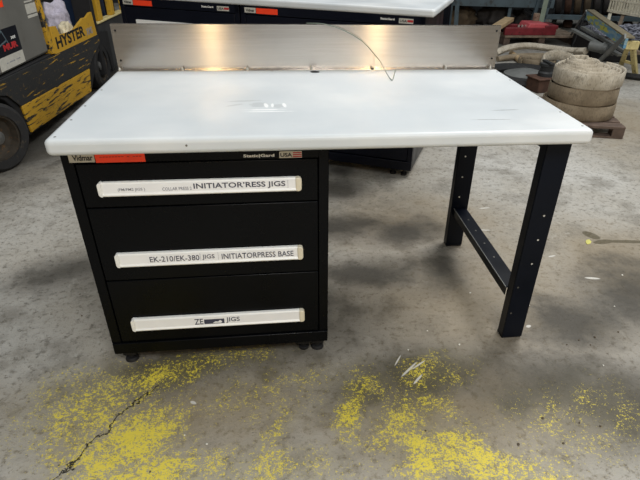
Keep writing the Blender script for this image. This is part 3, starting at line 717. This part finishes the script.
def ringpile(x, y, z, r, w, mat, label, tilt=1.35, rz=0.0):
    o = MB().lathe([(r*.62,-w/2),(r*.9,-w/2),(r,-w*.3),(r,w*.3),(r*.9,w/2),(r*.62,w/2)], n=28).build('cable_coil', mat, None)
    o.location = (x,y,z); o.rotation_euler = (tilt,0,rz); return tag(o, label, 'coil', 'coils hung along the storage rack')
rr_ = random.Random(9)
cs, sn = math.cos(RA), math.sin(RA)
def rp(x, y): return (4.83+x*cs-y*sn, 7.39+x*sn+y*cs)
i = 0
while i < 14:
    lx = .42+i*.155; X, Y = rp(lx, .28)
    ringpile(X, Y, .216+.185, .185, .10, [M['clutter_a'], M['clutter_b'], M['rust']][(i*2) % 5 % 3], 'dusty dark cable coil stood on edge on the storage rack shelf', 1.45, 1.1)
    i += 1
for i in range(8):
    lx = .42+i*.25; X, Y = rp(lx, .35)
    if i in (0,): continue
    o = MB().lathe([(.001,0),(.05,0),(.08,.02),(.08,.10),(.05,.13),(.001,.13)], n=18).build('iron_casting', M['rust' if i % 2 else 'chain'], None)
    o.location = (X, Y, 0); tag(o, 'small round iron casting on the floor under the rack shelf', 'casting', 'iron castings under the rack shelf')
# left bay: bulky brown scrap on floor, bags on shelf
blobmesh('scrap_sack', M['clutter_b'], (3.72,7.95,.0), .26, .25, .2, 11, 'lumpy brown sack beneath the rack beam, beside the angled bench end', 'sack')
blobmesh('scrap_sack', M['clutter_a'], (4.35,7.85,.0), .27, .25, .2, 13, 'lumpy dark sack beneath the rack beam, behind the red jack', 'sack')
blobmesh('scrap_sack', M['clutter_b'], (3.85,7.98,.435), .28, .2, .2, 17, 'brown sack on the rack shelf over the lumpy sacks', 'sack')
blobmesh('scrap_sack', M['clutter_a'], (4.86,7.95,.0), .16, .25, .13, 19, 'low dark sack on the floor between the rack uprights', 'sack')
tag(MB().box(0,1.35,0,.28,0,.10).build('timber_beam', M['wood'], bevel=.01, loc=(2.75,6.75,0), rz=-.03), 'weathered timber beam on the floor just above the steel backsplash', 'timber')
cb = empty('storage_cupboard', (2.75,7.1,0), -.1, 'tall dark blue steel cupboard behind the corner of the angled bench', 'cupboard')
MB().box(-.9,.55,0,.6,0,1.7).build('body', M['navy2'], cb, bevel=.004)
for x in (-.85,-.15): 
    d_ = MB().box(x,x+.66,-.02,0,.06,1.64).build('door', M['navy'], cb, bevel=.004); MB().box(x+.58,x+.60,-.045,-.02,.8,.95).build('handle', M['galv'], d_, bevel=.003)
tag(MB().bar((4.62,6.75,.0),(4.80,7.05,.75),.07,.03).build('timber_strip', plain('pale_green_paint', (138, 150, 132), .7), bevel=.003), 'pale green painted strip leaning upright behind the red jack', 'timber')
tag(MB().bar((3.40,7.0,0),(3.34,7.05,1.1),.05,.05).build('steel_post', M['bluegrey'], bevel=.003), 'slim grey steel post standing in front of the blue cupboard', 'post')

# ------------------------------------------------------------------ debris on the floor
def scatter(name, spots, mat, label, cat, group, r, flat):
    src = None
    for i, (x, y, s) in enumerate(spots):
        if src is None:
            b = bmesh.new(); bmesh.ops.create_icosphere(b, subdivisions=2, radius=1); rn = random.Random(len(name))
            for v in b.verts: v.co *= rn.uniform(.75, 1.1); v.co.z = (max(v.co.z, -.6)+.6)*flat
            me = bpy.data.meshes.new(name); b.to_mesh(me); b.free(); me.materials.append(mat)
            src = bpy.data.objects.new(name, me); o = src
        else: o = src.copy()
        C.objects.link(o); o.location = (x, y, 0); o.rotation_euler[2] = i*1.3; o.scale = (r*s, r*s*.7, r*s)
        tag(o, label, cat, group)
scatter('paint_chip', [(1.40,.36,1),(1.62,.25,.8),(1.98,.21,.7),(1.25,.04,.9),(1.05,.03,.6),(.83,1.53,1.1),(1.74,-.12,.7),(1.15,.13,.6),(2.15,.43,1),(2.5,.75,.7),(1.9,1.5,1),(1.75,1.45,.6),(.35,-.32,.7),(.28,-.28,.6)], M['chip'], 'tiny white chip lying loose on the worn concrete floor', 'chip', 'white chips on the floor', .0055, .5)
scatter('grit_stone', [(1.41,-.33,1),(1.29,-.42,1),(1.43,-.43,.8),(1.72,.02,.8),(1.79,.03,.9),(1.75,-.01,.6),(1.83,-.3,1.3),(1.58,-.38,.7),(1.52,-.36,.7),(1.2,-.11,.8),(1.66,.0,.7),(1.9,.05,.8),(1.02,-.34,.7),(.2,-.4,.7),(-.2,.35,.7),(-.25,.5,.6)], M['stone'], 'small brown grit stone lying loose on the worn concrete floor', 'stone', 'grit stones on the floor', .0055, .8)
lfm = MB().prism([(0,0),(.02,.012),(.045,.012),(.06,0),(.04,-.014),(.015,-.012)], 0, .003, 'z').build('fallen_leaf', M['leafy'], None, bevel=.001)
lfm.location = (2.13,.71,.0); lfm.rotation_euler[2] = .9; tag(lfm, 'small yellow leaf at the tip of the damp stain right of the navy leg', 'leaf')

# ------------------------------------------------------------------ light
w = bpy.data.worlds.new('World'); bpy.context.scene.world = w; w.use_nodes = True
nt = w.node_tree; nt.nodes.clear()
o_ = nt.nodes.new('ShaderNodeOutputWorld'); bg = nt.nodes.new('ShaderNodeBackground'); nt.links.new(bg.outputs[0], o_.inputs[0])
tc = nt.nodes.new('ShaderNodeTexCoord'); sp = nt.nodes.new('ShaderNodeSeparateXYZ'); nt.links.new(tc.outputs['Generated'], sp.inputs[0])
mr = nt.nodes.new('ShaderNodeValToRGB'); nt.links.new(sp.outputs[2], mr.inputs[0])
mr.color_ramp.elements[0].position = 0; mr.color_ramp.elements[0].color = (.13, .125, .115, 1)
mr.color_ramp.elements[1].position = .6; mr.color_ramp.elements[1].color = (.70, .74, .76, 1)
nt.links.new(mr.outputs[0], bg.inputs[0]); bg.inputs[1].default_value = .42

def area(name, loc, target, sx, sy, e, col=(1, 1, 1)):
    l = bpy.data.lights.new(name, 'AREA'); l.shape = 'RECTANGLE'; l.size = sx; l.size_y = sy; l.energy = e; l.color = col
    o = bpy.data.objects.new(name, l); C.objects.link(o); o.location = loc
    o.rotation_euler = (Vector(target)-Vector(loc)).to_track_quat('-Z', 'Y').to_euler(); return o
area('skylight', (3.4, 2.3, 4.8), (.7, .2, .5), 2.0, 2.0, 150, (1, .99, .97))
area('door_daylight', (1.7, -3.6, 4.8), (.8, .4, .5), 2.2, 1.6, 150, (.97, .99, 1))
for nm, x, y, z in (('warm_lamp', -.27, -5.2, 2.0), ('warm_lamp', 2.12, -5.2, 2.0)):  # warm lamps mirrored in the steel, placed and shaped for the streaks
    l = bpy.data.lights.new(nm, 'AREA'); l.shape = 'RECTANGLE'; l.size = .06; l.size_y = 1.1; l.energy = 24; l.color = (1, .72, .38)
    o = bpy.data.objects.new(nm, l); C.objects.link(o); o.location = (x, y, z); o.rotation_euler = (Vector((.9,.8,.9))-Vector((x,y,z))).to_track_quat('-Z','Y').to_euler()

# ------------------------------------------------------------------ camera
cam = bpy.data.cameras.new('camera'); co = bpy.data.objects.new('camera', cam); C.objects.link(co); bpy.context.scene.camera = co
pi_, ya, ro, f_ = .5603, .1341, .0254, 522.05
fw = Vector((math.sin(ya)*math.cos(pi_), math.cos(ya)*math.cos(pi_), -math.sin(pi_)))
r0 = Vector((math.cos(ya), -math.sin(ya), 0)); u0 = r0.cross(fw)
R = math.cos(ro)*r0+math.sin(ro)*u0; U = -math.sin(ro)*r0+math.cos(ro)*u0
mt = Matrix((R, U, -fw)).transposed().to_4x4(); mt.translation = Vector((.6041, -1.3908, 1.3192)); co.matrix_world = mt
cam.sensor_width = 36; cam.lens = f_/640*36; cam.shift_x = -22.9/640; cam.shift_y = 17.67/640; cam.clip_start = .02
vs = bpy.context.scene.view_settings; vs.view_transform = 'Standard'; vs.look = 'None'; vs.gamma = 1; vs.exposure = 0.28
try: vs.use_curve_mapping = False
except Exception: pass
